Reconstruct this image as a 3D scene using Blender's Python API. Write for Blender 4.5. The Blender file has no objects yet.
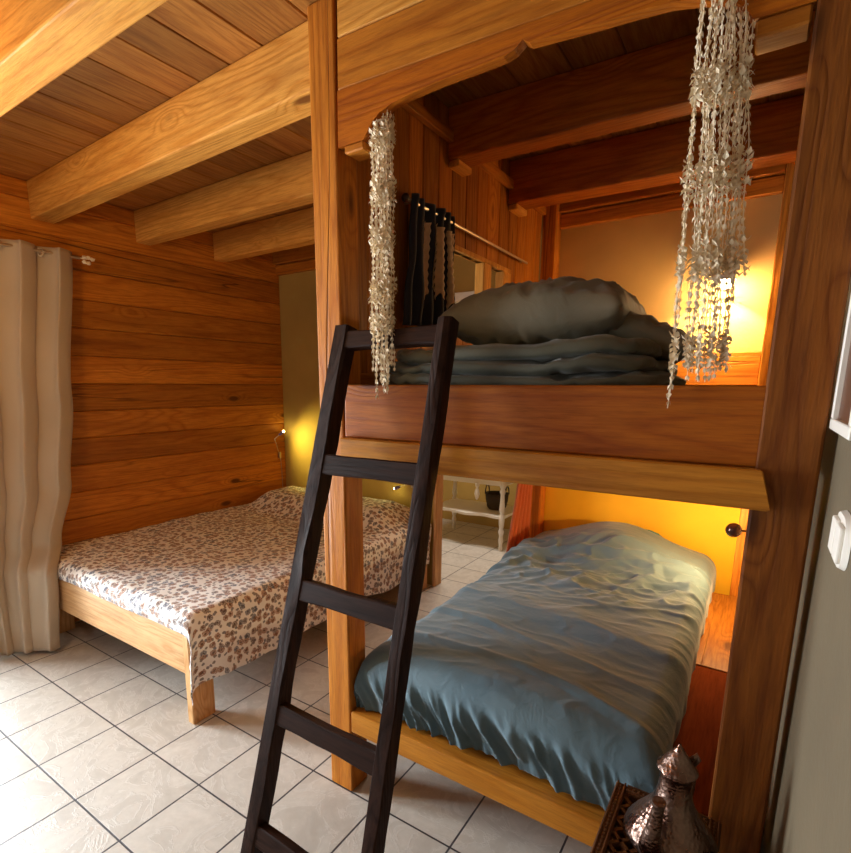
import bpy, bmesh, math, random
from mathutils import Vector, Matrix, noise
random.seed(7)
S = bpy.context.scene
COL = S.collection
PI = math.pi
# ------------------------------------------------------------------ helpers
def link(o, parent=None):
    COL.objects.link(o)
    if parent is not None:
        o.parent = parent
        o.matrix_parent_inverse = Matrix.Translation(-Vector(parent.location)) if parent.parent is None else Matrix.Identity(4)
    return o
def tag(o, label=None, cat=None, group=None, kind=None):
    if label: o['label'] = label
    if cat: o['category'] = cat
    if group: o['group'] = group
    if kind: o['kind'] = kind
    return o
def thing(name, label, cat, loc=(0, 0, 0), group=None):
    o = bpy.data.objects.new(name, None); o.empty_display_size = .1
    o.location = loc; link(o)
    return tag(o, label, cat, group)
def mesh(name, bm, mat, parent=None, smooth=False, auto=None, kind=None, sub=0):
    bmesh.ops.recalc_face_normals(bm, faces=bm.faces)
    me = bpy.data.meshes.new(name); bm.to_mesh(me); bm.free()
    for m in (mat if isinstance(mat, (list, tuple)) else [mat]): me.materials.append(m)
    if smooth:
        for p in me.polygons: p.use_smooth = True
    o = bpy.data.objects.new(name, me)
    link(o, parent)
    if auto is not None:
        for p in me.polygons: p.use_smooth = True
        try: me.set_sharp_from_angle(angle=math.radians(auto))
        except Exception: pass
    if sub:
        s = o.modifiers.new('sub', 'SUBSURF'); s.levels = sub; s.render_levels = sub
    if kind: o['kind'] = kind
    return o
def BM(): return bmesh.new()
def hexa(bm, pts, bev=.0, seg=1, mi=0):
    """8 corner points: bottom 4 (ccw), top 4"""
    vs = [bm.verts.new(p) for p in pts]
    fs = []
    for f in ((3, 2, 1, 0), (4, 5, 6, 7), (0, 1, 5, 4), (1, 2, 6, 5), (2, 3, 7, 6), (3, 0, 4, 7)):
        fs.append(bm.faces.new([vs[i] for i in f]))
    for f in fs: f.material_index = mi
    if bev:
        es = list({e for f in fs for e in f.edges})
        bmesh.ops.bevel(bm, geom=es, offset=bev, segments=seg, profile=.5, affect='EDGES', clamp_overlap=True)
def box(bm, x0, x1, y0, y1, z0, z1, bev=.0, seg=1, mi=0):
    hexa(bm, [(x0, y0, z0), (x1, y0, z0), (x1, y1, z0), (x0, y1, z0), (x0, y0, z1), (x1, y0, z1), (x1, y1, z1), (x0, y1, z1)], bev, seg, mi)
def tube(bm, pts, r, n=8, cap=True):
    pts = [Vector(p) for p in pts]
    rs = r if isinstance(r, (list, tuple)) else [r] * len(pts)
    rings = []
    up = Vector((0, 0, 1))
    t0 = (pts[1] - pts[0]).normalized()
    if abs(t0.dot(up)) > .9: up = Vector((1, 0, 0))
    a = t0.cross(up).normalized()
    for i, p in enumerate(pts):
        t = (pts[min(i + 1, len(pts) - 1)] - pts[max(i - 1, 0)]).normalized()
        a = (a - t * a.dot(t)).normalized(); b = t.cross(a)
        rings.append([bm.verts.new(p + (a * math.cos(2 * PI * k / n) + b * math.sin(2 * PI * k / n)) * rs[i]) for k in range(n)])
    for i in range(len(rings) - 1):
        for k in range(n):
            bm.faces.new((rings[i][k], rings[i][(k + 1) % n], rings[i + 1][(k + 1) % n], rings[i + 1][k]))
    if cap:
        bm.faces.new(rings[0][::-1]); bm.faces.new(rings[-1])
def lathe(bm, prof, c, n=24, M=None, cap=True):
    """prof: (r,z) list"""
    rings = []
    for r, z in prof:
        ring = []
        for k in range(n):
            v = Vector((r * math.cos(2 * PI * k / n), r * math.sin(2 * PI * k / n), z))
            if M is not None: v = M @ v
            ring.append(bm.verts.new(Vector(c) + v))
        rings.append(ring)
    for i in range(len(rings) - 1):
        for k in range(n):
            bm.faces.new((rings[i][k], rings[i][(k + 1) % n], rings[i + 1][(k + 1) % n], rings[i + 1][k]))
    if cap:
        bm.faces.new(rings[0][::-1]); bm.faces.new(rings[-1])
def ball(bm, c, r, n=16, sc=(1, 1, 1)):
    m = Matrix.Translation(c) @ Matrix.Diagonal((r * sc[0], r * sc[1], r * sc[2], 1))
    bmesh.ops.create_uvsphere(bm, u_segments=n, v_segments=max(6, n // 2), radius=1, matrix=m)
def prism(bm, poly, y0, y1, bev=0):
    """poly in XZ extruded along Y"""
    a = [bm.verts.new((x, y0, z)) for x, z in poly]; b = [bm.verts.new((x, y1, z)) for x, z in poly]
    n = len(poly); fs = [bm.faces.new(a), bm.faces.new(b[::-1])]
    for i in range(n): fs.append(bm.faces.new((a[i], a[(i + 1) % n], b[(i + 1) % n], b[i])))
    if bev:
        es = list(set(fs[0].edges) | set(fs[1].edges))
        bmesh.ops.bevel(bm, geom=es, offset=bev, segments=2, affect='EDGES', clamp_overlap=True)
# ------------------------------------------------------------------ materials
class NT:
    def __init__(s, name):
        s.m = bpy.data.materials.new(name); s.m.use_nodes = True
        s.t = s.m.node_tree; s.t.nodes.clear()
        s.out = s.n('ShaderNodeOutputMaterial'); s.b = s.n('ShaderNodeBsdfPrincipled')
        s.l(s.b.outputs[0], s.out.inputs[0])
    def n(s, t, **k):
        x = s.t.nodes.new(t)
        for a, v in k.items(): setattr(x, a, v)
        return x
    def l(s, a, b): s.t.links.new(a, b)
    def put(s, sock, v):
        if hasattr(v, 'is_output'): s.l(v, sock)
        else: sock.default_value = v
    def math(s, op, a, b=0., c=None, clamp=False):
        x = s.n('ShaderNodeMath', operation=op, use_clamp=clamp)
        s.put(x.inputs[0], a); s.put(x.inputs[1], b)
        if c is not None: s.put(x.inputs[2], c)
        return x.outputs[0]
    def vmath(s, op, a, b):
        x = s.n('ShaderNodeVectorMath', operation=op); s.put(x.inputs[0], a); s.put(x.inputs[1], b)
        return x.outputs[0]
    def noise(s, vec, scale, detail=2, rough=.5, dist=0):
        x = s.n('ShaderNodeTexNoise'); s.l(vec, x.inputs['Vector']); x.inputs['Scale'].default_value = scale
        x.inputs['Detail'].default_value = detail; x.inputs['Roughness'].default_value = rough; x.inputs['Distortion'].default_value = dist
        return x.outputs['Fac']
    def ramp(s, f, stops):
        x = s.n('ShaderNodeValToRGB'); s.l(f, x.inputs[0]); e = x.color_ramp.elements
        while len(e) > 1: e.remove(e[-1])
        for i, (p, c) in enumerate(stops):
            q = e[0] if i == 0 else e.new(p)
            q.position = p; q.color = tuple(c) + (1,) if len(c) == 3 else c
        return x.outputs[0]
    def mix(s, f, a, b, mode='MIX'):
        x = s.n('ShaderNodeMix', data_type='RGBA', blend_type=mode)
        s.put(x.inputs[0], f); s.put(x.inputs[6], a if hasattr(a, 'is_output') else tuple(a) + (1,)); s.put(x.inputs[7], b if hasattr(b, 'is_output') else tuple(b) + (1,))
        return x.outputs[2]
    def maprange(s, v, a, b, c=0., d=1., smooth=False):
        x = s.n('ShaderNodeMapRange'); x.interpolation_type = 'SMOOTHSTEP' if smooth else 'LINEAR'
        s.put(x.inputs[0], v); x.inputs[1].default_value = a; x.inputs[2].default_value = b; x.inputs[3].default_value = c; x.inputs[4].default_value = d
        return x.outputs[0]
    def bump(s, h, st=.3, d=.01):
        x = s.n('ShaderNodeBump'); s.l(h, x.inputs['Height']); x.inputs['Strength'].default_value = st; x.inputs['Distance'].default_value = d
        s.l(x.outputs[0], s.b.inputs['Normal']); return x
def simple(name, col, rough=.6, metal=0., bump=None, emis=None, estr=0, sheen=0):
    t = NT(name); b = t.b
    b.inputs['Base Color'].default_value = tuple(col) + (1,); b.inputs['Roughness'].default_value = rough; b.inputs['Metallic'].default_value = metal
    if emis: b.inputs['Emission Color'].default_value = tuple(emis) + (1,); b.inputs['Emission Strength'].default_value = estr
    if sheen: b.inputs['Sheen Weight'].default_value = sheen
    if bump:
        c = t.n('ShaderNodeTexCoord'); t.bump(t.noise(c.outputs['Object'], bump[0], 4, .6), bump[1], bump[2])
    return t.m
def wood(name, axis, light, mid, dark, rough=.45, var=.35, knots=1., cracks=0., grain=1.):
    t = NT(name); b = t.b
    tc = t.n('ShaderNodeTexCoord'); geo = t.n('ShaderNodeNewGeometry'); oi = t.n('ShaderNodeObjectInfo')
    rnd = t.math('ADD', geo.outputs['Random Per Island'], oi.outputs['Random'])
    rv = t.n('ShaderNodeCombineXYZ'); t.put(rv.inputs[0], t.math('MULTIPLY', rnd, 17.3)); t.put(rv.inputs[1], t.math('MULTIPLY', rnd, 31.7)); t.put(rv.inputs[2], t.math('MULTIPLY', rnd, 53.1))
    p = t.vmath('ADD', tc.outputs['Object'], rv.outputs[0])
    i = 'XYZ'.index(axis)
    sc = [1., 1., 1.]; sc[i] = .07; g = t.vmath('MULTIPLY', p, tuple(sc))
    sk = [1., 1., 1.]; sk[i] = .38; k = t.vmath('MULTIPLY', p, tuple(sk))
    vo = t.n('ShaderNodeTexVoronoi'); t.l(k, vo.inputs['Vector']); vo.inputs['Scale'].default_value = 4.2; vo.inputs['Randomness'].default_value = 1.
    kd = vo.outputs['Distance']
    fall = t.maprange(kd, .04, .28, 1., 0., True)
    w = t.noise(g, 4.5, 2.5, .45, .25)
    w2 = t.math('ADD', t.math('MULTIPLY', w, 40 * grain), t.math('MULTIPLY', fall, 5. * knots))
    ring = t.math('PINGPONG', w2, 1.)
    ring = t.math('POWER', ring, 2.2)
    fib = t.noise(g, 120, 3, .7)
    col = t.mix(t.math('MULTIPLY', ring, .85), light, mid)
    big = t.noise(g, 2.2, 2, .5)
    col = t.mix(t.maprange(big, .35, .7, 0, .55), col, mid)
    col = t.mix(t.math('MULTIPLY', t.maprange(fib, .42, .75), .5), col, dark)
    st = t.maprange(t.noise(g, 11., 3, .6), .5, .72, 0., .45); col = t.mix(st, col, dark)
    br = t.maprange(t.math('FRACT', t.math('MULTIPLY', rnd, 7.77)), 0, 1, 1 - var, 1 + var * .6)
    cb = t.n('ShaderNodeCombineXYZ'); [t.put(cb.inputs[q], br) for q in range(3)]
    col = t.mix(1., col, cb.outputs[0], 'MULTIPLY')
    kn = t.maprange(kd, .05, .12, 1., 0., True)
    # only some cells carry a knot
    sel = t.math('GREATER_THAN', vo.outputs['Color'], .35)
    kn = t.math('MULTIPLY', kn, t.math('MULTIPLY', sel, .9 * knots))
    col = t.mix(kn, col, tuple(c * .55 for c in dark))
    h = t.math('ADD', t.math('MULTIPLY', fib, .5), t.math('MULTIPLY', ring, -.3))
    if cracks:
        ck = [60., 60., 60.]; ck[i] = 1.3; cv = t.vmath('MULTIPLY', p, tuple(ck))
        cn = t.noise(cv, .22, 1, .5)
        cr = t.maprange(t.math('ABSOLUTE', t.math('SUBTRACT', cn, .5)), .0, .02 * cracks, 1., 0.)
        cm = t.maprange(t.noise(g, 3.1, 1), .5, .6)
        cr = t.math('MULTIPLY', cr, cm)
        col = t.mix(t.math('MULTIPLY', cr, .8), col, tuple(c * .25 for c in dark))
        h = t.math('SUBTRACT', h, t.math('MULTIPLY', cr, 2.))
    t.l(col, b.inputs['Base Color'])
    t.l(t.maprange(fib, .2, .8, rough - .08, rough + .12), b.inputs['Roughness'])
    b.inputs['Specular IOR Level'].default_value = .10 if 'dark' in name else (.03 if 'ledge' in name else .2)
    t.bump(h, .5, .004)
    return t.m
HONEY = ((.60, .225, .026), (.40, .118, .010), (.17, .040, .004))
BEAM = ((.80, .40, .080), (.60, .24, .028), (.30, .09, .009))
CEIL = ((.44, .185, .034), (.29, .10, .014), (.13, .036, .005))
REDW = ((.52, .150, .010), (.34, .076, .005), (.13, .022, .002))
PINE = ((.74, .45, .21), (.58, .29, .10), (.32, .13, .035))
DARKW = ((.040, .017, .011), (.018, .007, .0045), (.004, .002, .0015))
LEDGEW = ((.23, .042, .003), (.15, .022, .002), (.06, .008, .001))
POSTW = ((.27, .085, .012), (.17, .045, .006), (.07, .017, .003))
OAK = ((.60, .245, .030), (.45, .155, .014), (.20, .055, .005))
W = {}
def wd(kind, axis):
    k = kind + axis
    if k not in W:
        pal = dict(honey=HONEY, beam=BEAM, ceil=CEIL, red=REDW, post=POSTW, ledge=LEDGEW, pine=PINE, dark=DARKW, oak=OAK)[kind]
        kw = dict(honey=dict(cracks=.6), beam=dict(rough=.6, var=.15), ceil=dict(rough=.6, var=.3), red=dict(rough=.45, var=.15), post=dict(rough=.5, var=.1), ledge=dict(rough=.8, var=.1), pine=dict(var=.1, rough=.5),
                  dark=dict(rough=.55, var=.15, knots=.4), oak=dict(rough=.35, var=.1, knots=.5))[kind]
        W[k] = wood('wood_' + kind + '_' + axis.lower(), axis, *pal, **kw)
    return W[k]
def plaster(name, col, sc=60, var=.12, rough=.85):
    t = NT(name); c = t.n('ShaderNodeTexCoord').outputs['Object']
    n1 = t.noise(c, 2.5, 3); n2 = t.noise(c, sc, 4, .65)
    cc = t.mix(t.maprange(n1, .3, .7), tuple(x * (1 - var) for x in col), tuple(min(1, x * (1 + var)) for x in col))
    t.l(cc, t.b.inputs['Base Color']); t.b.inputs['Roughness'].default_value = rough
    t.bump(n2, .35, .004); return t.m
M_olive = plaster('olive_plaster', (.40, .25, .055))
M_grey = plaster('grey_plaster', (.14, .108, .062), 45)
M_ochre = plaster('ochre_paint', (.88, .47, .012))
M_cream = plaster('cream_plaster', (.70, .45, .16))
M_white = simple('white_paint', (.80, .77, .70), .5, bump=(40, .1, .002))
M_glass = simple('window_daylight_glass', (.9, .95, 1.), .05)
def tile_mat():
    t = NT('slate_tile'); c = t.n('ShaderNodeTexCoord').outputs['Object']
    br = t.n('ShaderNodeTexBrick'); br.offset = 0; br.squash = 1; t.l(c, br.inputs['Vector'])
    for k, v in {'Scale': 1., 'Mortar Size': .0042, 'Mortar Smooth': .25, 'Bias': 0., 'Brick Width': .33, 'Row Height': .33}.items(): br.inputs[k].default_value = v
    br.inputs['Color1'].default_value = (.0, 0, 0, 1); br.inputs['Color2'].default_value = (1, 1, 1, 1)
    cell = t.vmath('FLOOR', t.vmath('DIVIDE', c, (.33, .33, 10.)), (0, 0, 0))
    wn = t.n('ShaderNodeTexWhiteNoise'); t.l(cell, wn.inputs['Vector'])
    off = t.vmath('MULTIPLY', wn.outputs['Color'], (3., 5., 7.)); p = t.vmath('ADD', c, off)
    n1 = t.noise(p, 5.5, 5, .6, 1.4); n2 = t.noise(p, 30, 4, .6)
    rid = t.math('ABSOLUTE', t.math('SUBTRACT', n1, .5)); vein = t.maprange(rid, 0., .03, 1., 0., True)
    col = t.mix(t.maprange(n1, .3, .7), (.50, .46, .40), (.66, .62, .55))
    col = t.mix(t.math('MULTIPLY', vein, .28), col, (.80, .78, .73))
    col = t.mix(t.maprange(n2, .35, .75, 0, .3), col, (.42, .38, .32))
    col = t.mix(t.math('MULTIPLY', wn.outputs['Value'], .12), col, (.48, .42, .34))
    col = t.mix(br.outputs['Fac'], col, (.055, .050, .055))
    t.l(col, t.b.inputs['Base Color'])
    h = t.math('ADD', t.math('MULTIPLY', vein, .5), t.math('MULTIPLY', n2, .35)); h = t.math('SUBTRACT', h, t.math('MULTIPLY', br.outputs['Fac'], 1.6))
    t.bump(h, .28, .003)
    t.l(t.maprange(n2, .3, .7, .30, .48), t.b.inputs['Roughness'])
    return t.m
M_tile = tile_mat()
def duvet_mat(name, a, b_):
    t = NT(name); c = t.n('ShaderNodeTexCoord').outputs['Object']
    n = t.noise(c, 3, 3); f = t.noise(c, 60, 4, .7)
    t.l(t.mix(t.maprange(n, .3, .7), a, b_), t.b.inputs['Base Color']); t.b.inputs['Roughness'].default_value = .72
    t.b.inputs['Sheen Weight'].default_value = .25; t.b.inputs['Sheen Roughness'].default_value = .4
    w = t.noise(c, 14, 5, .6, .8)
    t.bump(t.math('ADD', t.math('MULTIPLY', f, .2), w), .35, .012); return t.m
M_duvet = duvet_mat('teal_grey_cotton', (.088, .150, .184), (.122, .190, .224))
M_pillow = duvet_mat('grey_green_cotton', (.18, .165, .11), (.23, .205, .14))
M_fold = duvet_mat('slate_cotton', (.115, .125, .095), (.15, .155, .115))
def quilt_mat():
    t = NT('floral_quilt'); uv = t.n('ShaderNodeUVMap'); u = uv.outputs[0]
    w = t.n('ShaderNodeTexNoise'); t.l(u, w.inputs['Vector']); w.inputs['Scale'].default_value = 60; w.inputs['Detail'].default_value = 1
    wob = t.vmath('MULTIPLY', t.vmath('SUBTRACT', w.outputs['Color'], (.5, .5, .5)), (.016, .016, 0))
    p = t.vmath('ADD', u, wob)
    def vor(scale, r, rnd=.85, off=(0, 0, 0)):
        v = t.n('ShaderNodeTexVoronoi', voronoi_dimensions='2D'); t.l(t.vmath('ADD', p, off), v.inputs['Vector']); v.inputs['Scale'].default_value = scale; v.inputs['Randomness'].default_value = rnd
        return v
    v1 = vor(23, 0); d1 = v1.outputs['Distance']; s1 = t.n('ShaderNodeSeparateColor'); t.l(v1.outputs['Color'], s1.inputs[0])
    m1 = t.maprange(d1, .36, .43, 1., 0.); core = t.maprange(d1, .09, .13, 1., 0.)
    fc = t.ramp(s1.outputs[0], [(0, (.26, .095, .028)), (.5, (.33, .14, .05)), (.75, (.14, .07, .04)), (.9, (.075, .095, .14))])
    v2 = vor(34, 0, 1., (3.3, 7.7, 0)); d2 = v2.outputs['Distance']; s2 = t.n('ShaderNodeSeparateColor'); t.l(v2.outputs['Color'], s2.inputs[0])
    m2 = t.math('MULTIPLY', t.maprange(d2, .24, .30, 1., 0.), t.math('GREATER_THAN', s2.outputs[1], .25))
    lc = t.ramp(s2.outputs[0], [(0, (.10, .13, .20)), (.55, (.16, .12, .08)), (1, (.07, .08, .09))])
    base = (.90, .87, .82)
    col = t.mix(t.math('MULTIPLY', m2, .85), base, lc)
    petal = t.noise(u, 220, 1)
    m1 = t.math('MULTIPLY', m1, t.math('GREATER_THAN', s1.outputs[1], .18))
    col = t.mix(t.math('MULTIPLY', m1, t.maprange(petal, .38, .55, .35, 1.)), col, fc)
    col = t.mix(t.math('MULTIPLY', core, t.math('MULTIPLY', m1, .8)), col, (.07, .03, .015))
    t.l(col, t.b.inputs['Base Color']); t.b.inputs['Roughness'].default_value = .85; t.b.inputs['Sheen Weight'].default_value = .2
    t.bump(t.noise(u, 300, 3), .15, .002)
    return t.m
M_quilt = quilt_mat()
def linen(name, a, b_, sheen=.2):
    t = NT(name); c = t.n('ShaderNodeTexCoord').outputs['Object']; n = t.noise(c, 2, 2); f = t.noise(c, 240, 3, .7)
    t.l(t.mix(t.maprange(n, .3, .7), a, b_), t.b.inputs['Base Color']); t.b.inputs['Roughness'].default_value = .8; t.b.inputs['Sheen Weight'].default_value = sheen
    t.bump(f, .2, .002); return t.m
M_curtain = linen('taupe_linen', (.44, .345, .24), (.50, .40, .29))
M_rust = linen('rust_cloth', (.40, .075, .02), (.52, .12, .03))
M_black = linen('black_cloth', (.012, .014, .026), (.022, .022, .036))
M_crochet = linen('cream_crochet', (.55, .38, .22), (.66, .48, .30))
M_shell = simple('shell_white', (.86, .74, .54), .75)
M_string = simple('cream_string', (.62, .50, .36), .8)
M_metal = simple('brushed_metal', (.55, .5, .42), .3, 1.)
M_lampblk = simple('dark_bronze', (.10, .045, .03), .12, .6)
M_navy = simple('navy_mattress', (.03, .04, .075), .8)
M_mat = simple('white_mattress', (.55, .5, .42), .8)
M_brass = simple('curtain_rod_steel', (.55, .46, .34), .35, .8)
M_blue = simple('lamp_lens_blue', (.25, .25, .7), .3, emis=(.35, .35, 1.), estr=1.2)
M_gap = simple('dark_recess', (.012, .008, .006), .9)
def pot_mat():
    t = NT('hammered_copper'); c = t.n('ShaderNodeTexCoord').outputs['Object']
    v = t.n('ShaderNodeTexVoronoi'); t.l(c, v.inputs['Vector']); v.inputs['Scale'].default_value = 110
    n = t.noise(c, 18, 3)
    t.l(t.mix(t.maprange(n, .35, .65), (.17, .085, .062), (.27, .185, .15)), t.b.inputs['Base Color'])
    t.b.inputs['Metallic'].default_value = 1.; t.l(t.maprange(n, .3, .7, .18, .42), t.b.inputs['Roughness'])
    t.bump(t.math('ADD', v.outputs['Distance'], t.math('MULTIPLY', n, .8)), .45, .004); return t.m
M_pot = pot_mat()
M_carved = wood('carved_walnut', 'Y', (.15, .065, .028), (.085, .034, .014), (.03, .012, .006), .4, .1, .2)
M_bulb = simple('lit_bulb', (1, .9, .7), .4, emis=(1., .62, .28), estr=430)
M_bulb2 = simple('lit_bulb_amber', (1, .9, .7), .4, emis=(1., .64, .28), estr=1500)
M_led = simple('lit_led', (1, 1, .8), .4, emis=(1., .95, .35), estr=60)
# ------------------------------------------------------------------ room shell
XL, XR, YB, YF, ZC = -.35, 3.515, 2.12, -3.2, 2.80
def struct(name, bm, m, **k): return mesh(name, bm, m, kind='structure', **k)
b = BM(); box(b, -1.2, 4.2, YF - .1, 4.3, -.08, 0); struct('floor', b, M_tile)
b = BM(); x = XL - .1
while x < XR + .1:
    w = random.choice((.19, .205, .22, .235)); box(b, x + .0015, x + w - .0015, YF - .1, YB + .06, ZC, ZC + .025, .004); x += w
box(b, XL - .2, XR + .2, YF - .1, YB + .1, ZC + .03, ZC + .06)
struct('ceiling', b, wd('ceil', 'Y'))
# left wall of horizontal boards with the french door opening
b = BM(); k = 0
WY0, WY1, WZ1 = -1.62, -.42, 2.16
for k in range(16):
    z0, z1 = k * .18, min(k * .18 + .18, ZC)
    if z1 <= z0: continue
    spans = [(YF - .1, YB)] if z0 >= WZ1 - .001 else [(YF - .1, WY0), (WY1, YB)]
    for y0, y1 in spans:
        if y1 - y0 > 3:
            cut = random.uniform(-1.8, -.6); box(b, XL - .06, XL, y0, cut, z0 + .001, z1 - .001, .006); box(b, XL - .06, XL, cut, y1, z0 + .001, z1 - .001, .006)
        else: box(b, XL - .06, XL, y0, y1, z0 + .001, z1 - .001, .006)
struct('wall_left', b, wd('honey', 'Y'))
b = BM(); box(b, XL - .14, XL - .065, YF - .1, WY0, 0, ZC); box(b, XL - .14, XL - .065, WY1, YB + .1, 0, ZC); box(b, XL - .14, XL - .065, WY0, WY1, WZ1, ZC)
struct('trim_1', b, M_olive)
# window / french door frame in the opening
w1 = bpy.data.objects.new('window_1', None); link(w1); w1['kind'] = 'structure'; w1.location = (XL - .05, (WY0 + WY1) / 2, 0)
b = BM()
box(b, XL - .12, XL + .02, WY0, WY0 + .07, 0, WZ1, .005); box(b, XL - .12, XL + .02, WY1 - .07, WY1, 0, WZ1, .005); box(b, XL - .12, XL + .02, WY0 + .07, WY1 - .07, WZ1 - .08, WZ1, .005)
mesh('window_frame', b, M_white, w1)
ym = (WY0 + WY1) / 2
for s, (a, c) in enumerate(((WY0 + .072, ym - .002), (ym + .002, WY1 - .072))):
    b = BM()
    box(b, XL - .09, XL - .04, a, a + .07, .01, WZ1 - .085, .004); box(b, XL - .09, XL - .04, c - .07, c, .01, WZ1 - .085, .004)
    box(b, XL - .09, XL - .04, a + .07, c - .07, .01, .14, .004); box(b, XL - .09, XL - .04, a + .07, c - .07, WZ1 - .165, WZ1 - .085, .004)
    box(b, XL - .08, XL - .05, a + .07, c - .07, 1.05, 1.08, .003)
    mesh('sash', b, M_white, w1)
def gl_mat():
    t = NT('clear_glass'); tr = t.n('ShaderNodeBsdfTransparent'); gl = t.n('ShaderNodeBsdfGlossy'); gl.inputs['Roughness'].default_value = .02
    mx = t.n('ShaderNodeMixShader'); fr = t.n('ShaderNodeFresnel'); fr.inputs[0].default_value = 1.4
    t.l(fr.outputs[0], mx.inputs[0]); t.l(tr.outputs[0], mx.inputs[1]); t.l(gl.outputs[0], mx.inputs[2]); t.l(mx.outputs[0], t.out.inputs[0]); return t.m
M_pane = gl_mat()
b = BM(); box(b, XL - .068, XL - .062, WY0 + .14, ym - .07, .14, WZ1 - .165); box(b, XL - .068, XL - .062, ym + .07, WY1 - .14, .14, WZ1 - .165)
mesh('pane', b, M_pane, w1)
# back wall: olive beside the bed, ochre under the deck, cream over it, doorway at x 1.37-2.06
DX0, DX1, DZ = 1.350, 2.07, 2.21
b = BM()
box(b, XL - .1, DX0 - .031, YB, YB + .08, 0, ZC, mi=0); box(b, DX0 - .031, DX1 + .031, YB, YB + .08, DZ + .061, ZC, mi=0)
box(b, DX1 + .031, 2.17, YB, YB + .12, 0, ZC, mi=0); box(b, 2.17, XR + .1, YB, YB + .12, 0, 1.40, mi=1); box(b, 2.17, XR + .1, YB, YB + .12, 1.40, ZC, mi=2)
struct('wall_back', b, [M_olive, M_ochre, M_cream])
b = BM(); box(b, XR, XR + .1, YF - .1, YB + .1, 0, ZC); struct('wall_right', b, M_grey)
# front wall behind the camera, with an unseen second window added for fill light
b = BM(); FX0, FX1, FZ0, FZ1 = .5, 2.1, .95, 2.15
box(b, XL - .1, FX0, YF - .1, YF, 0, ZC); box(b, FX1, XR + .1, YF - .1, YF, 0, ZC); box(b, FX0, FX1, YF - .1, YF, 0, FZ0); box(b, FX0, FX1, YF - .1, YF, FZ1, ZC)
struct('wall_front', b, M_grey)
w2 = bpy.data.objects.new('added_window', None); link(w2); w2['kind'] = 'structure'; w2.location = ((FX0 + FX1) / 2, YF, FZ0)
b = BM()
for x0, x1, z0, z1 in ((FX0, FX0 + .06, FZ0, FZ1), (FX1 - .06, FX1, FZ0, FZ1), (FX0 + .06, FX1 - .06, FZ0, FZ0 + .06), (FX0 + .06, FX1 - .06, FZ1 - .06, FZ1), (1.27, 1.33, FZ0 + .06, FZ1 - .06)):
    box(b, x0, x1, YF - .07, YF - .02, z0, z1, .004)
mesh('window_frame', b, M_white, w2)
b = BM(); box(b, FX0 + .06, FX1 - .06, YF - .048, YF - .042, FZ0 + .06, FZ1 - .06); mesh('pane', b, M_pane, w2)
# door casing
d1 = bpy.data.objects.new('door_1', None); link(d1); d1['kind'] = 'structure'; d1.location = (DX0, YB, 0)
b = BM(); box(b, DX0 - .03, DX0, YB - .02, YB + .085, 0, DZ, .004); box(b, DX1, DX1 + .03, YB - .0, YB + .15, 0, DZ, .004); mesh('door_jamb', b, wd('pine', 'Z'), d1)
b = BM(); box(b, DX0 - .05, DX1 + .03, YB - .035, YB + .15, DZ, DZ + .06, .004); mesh('door_head', b, M_white, d1)
# room seen through the doorway
b = BM(); box(b, -.6, 3.4, 4.1, 4.2, 0, 2.6); struct('wall_back_far', b, M_olive)
b = BM(); box(b, -.7, -.6, YB + .12, 4.2, 0, 2.6); struct('wall_left_far', b, M_olive)
b = BM(); box(b, 3.4, 3.5, YB + .12, 4.2, 0, 2.6); struct('wall_right_far', b, M_olive)
b = BM(); box(b, -.7, 3.5, YB + .12, 4.2, 2.6, 2.65); struct('ceiling_far', b, M_white)
# plates where the ceiling meets the back wall
b = BM(); box(b, XL, 2.075, YB - .045, YB, 2.585, 2.665, .004); box(b, XL, 2.075, YB - .075, YB, 2.67, 2.80, .004); struct('trim_2', b, wd('honey', 'X'))
b = BM(); box(b, XR - .025, XR, -.6, 0.0, -.0, .0 + .07, .003); struct('baseboard_right', b, wd('red', 'Y'))
b = BM(); box(b, XL, XL + .02, WY1, -.12, .0, .09, .003); struct('baseboard_left', b, M_white)
# ------------------------------------------------------------------ ceiling beams
def beam(y00, y01, y10, y11, x0, x1, zb, label, group, block=False):
    b = BM(); n = 1
    hexa(b, [(x0, y00, zb), (x1, y10, zb), (x1, y11, zb), (x0, y01, zb), (x0, y00, ZC - .002), (x1, y10, ZC - .002), (x1, y11, ZC - .002), (x0, y01, ZC - .002)], .007, 2)
    t = None
    if block:
        t = thing('ceiling_beam', label, 'beam', ((x0 + x1) / 2, y00, zb), group)
        mesh('beam_body', b, wd('red', 'X'), t)  # red wood darkens these beams in place of the header's shade
        b = BM(); box(b, 2.121, 2.172, y00 + .012, y01 + .01, zb - .030, zb - .001, .004); mesh('support_block', b, wd('beam', 'Y'), t)
    else:
        t = mesh('ceiling_beam', b, wd('beam', 'X')); tag(t, label, 'beam', group)
    return t
G1 = 'ceiling beams over the open room'
beam(-.615, -.475, -.605, -.465, XL + .001, XR - .001, 2.585, 'foremost pale ceiling beam, cut off by the top left of the photo', G1)
beam(.120, .252, .045, .172, XL + .001, 2.079, 2.59, 'thick pale ceiling beam that ends against the top of the bunk post', G1)
beam(.775, .885, .765, .875, XL + .001, 2.079, 2.59, 'ceiling beam with a round knot, third from the front in the open room', G1)
beam(1.42, 1.515, 1.41, 1.50, XL + .001, 2.079, 2.59, 'rearmost short-looking ceiling beam nearest the olive back wall', G1)
G2 = 'ceiling beams inside the upper bunk'
beam(.795, .925, .868, .975, 2.121, XR - .001, 2.59, 'beam darkened for shade, crossing above the upper bunk, nearer of the two over the bedding', G2, True)
beam(1.47, 1.62, 1.535, 1.68, 2.121, XR - .001, 2.585, 'rear beam darkened for shade, above the upper bunk just before the back wall', G2, True)
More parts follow.
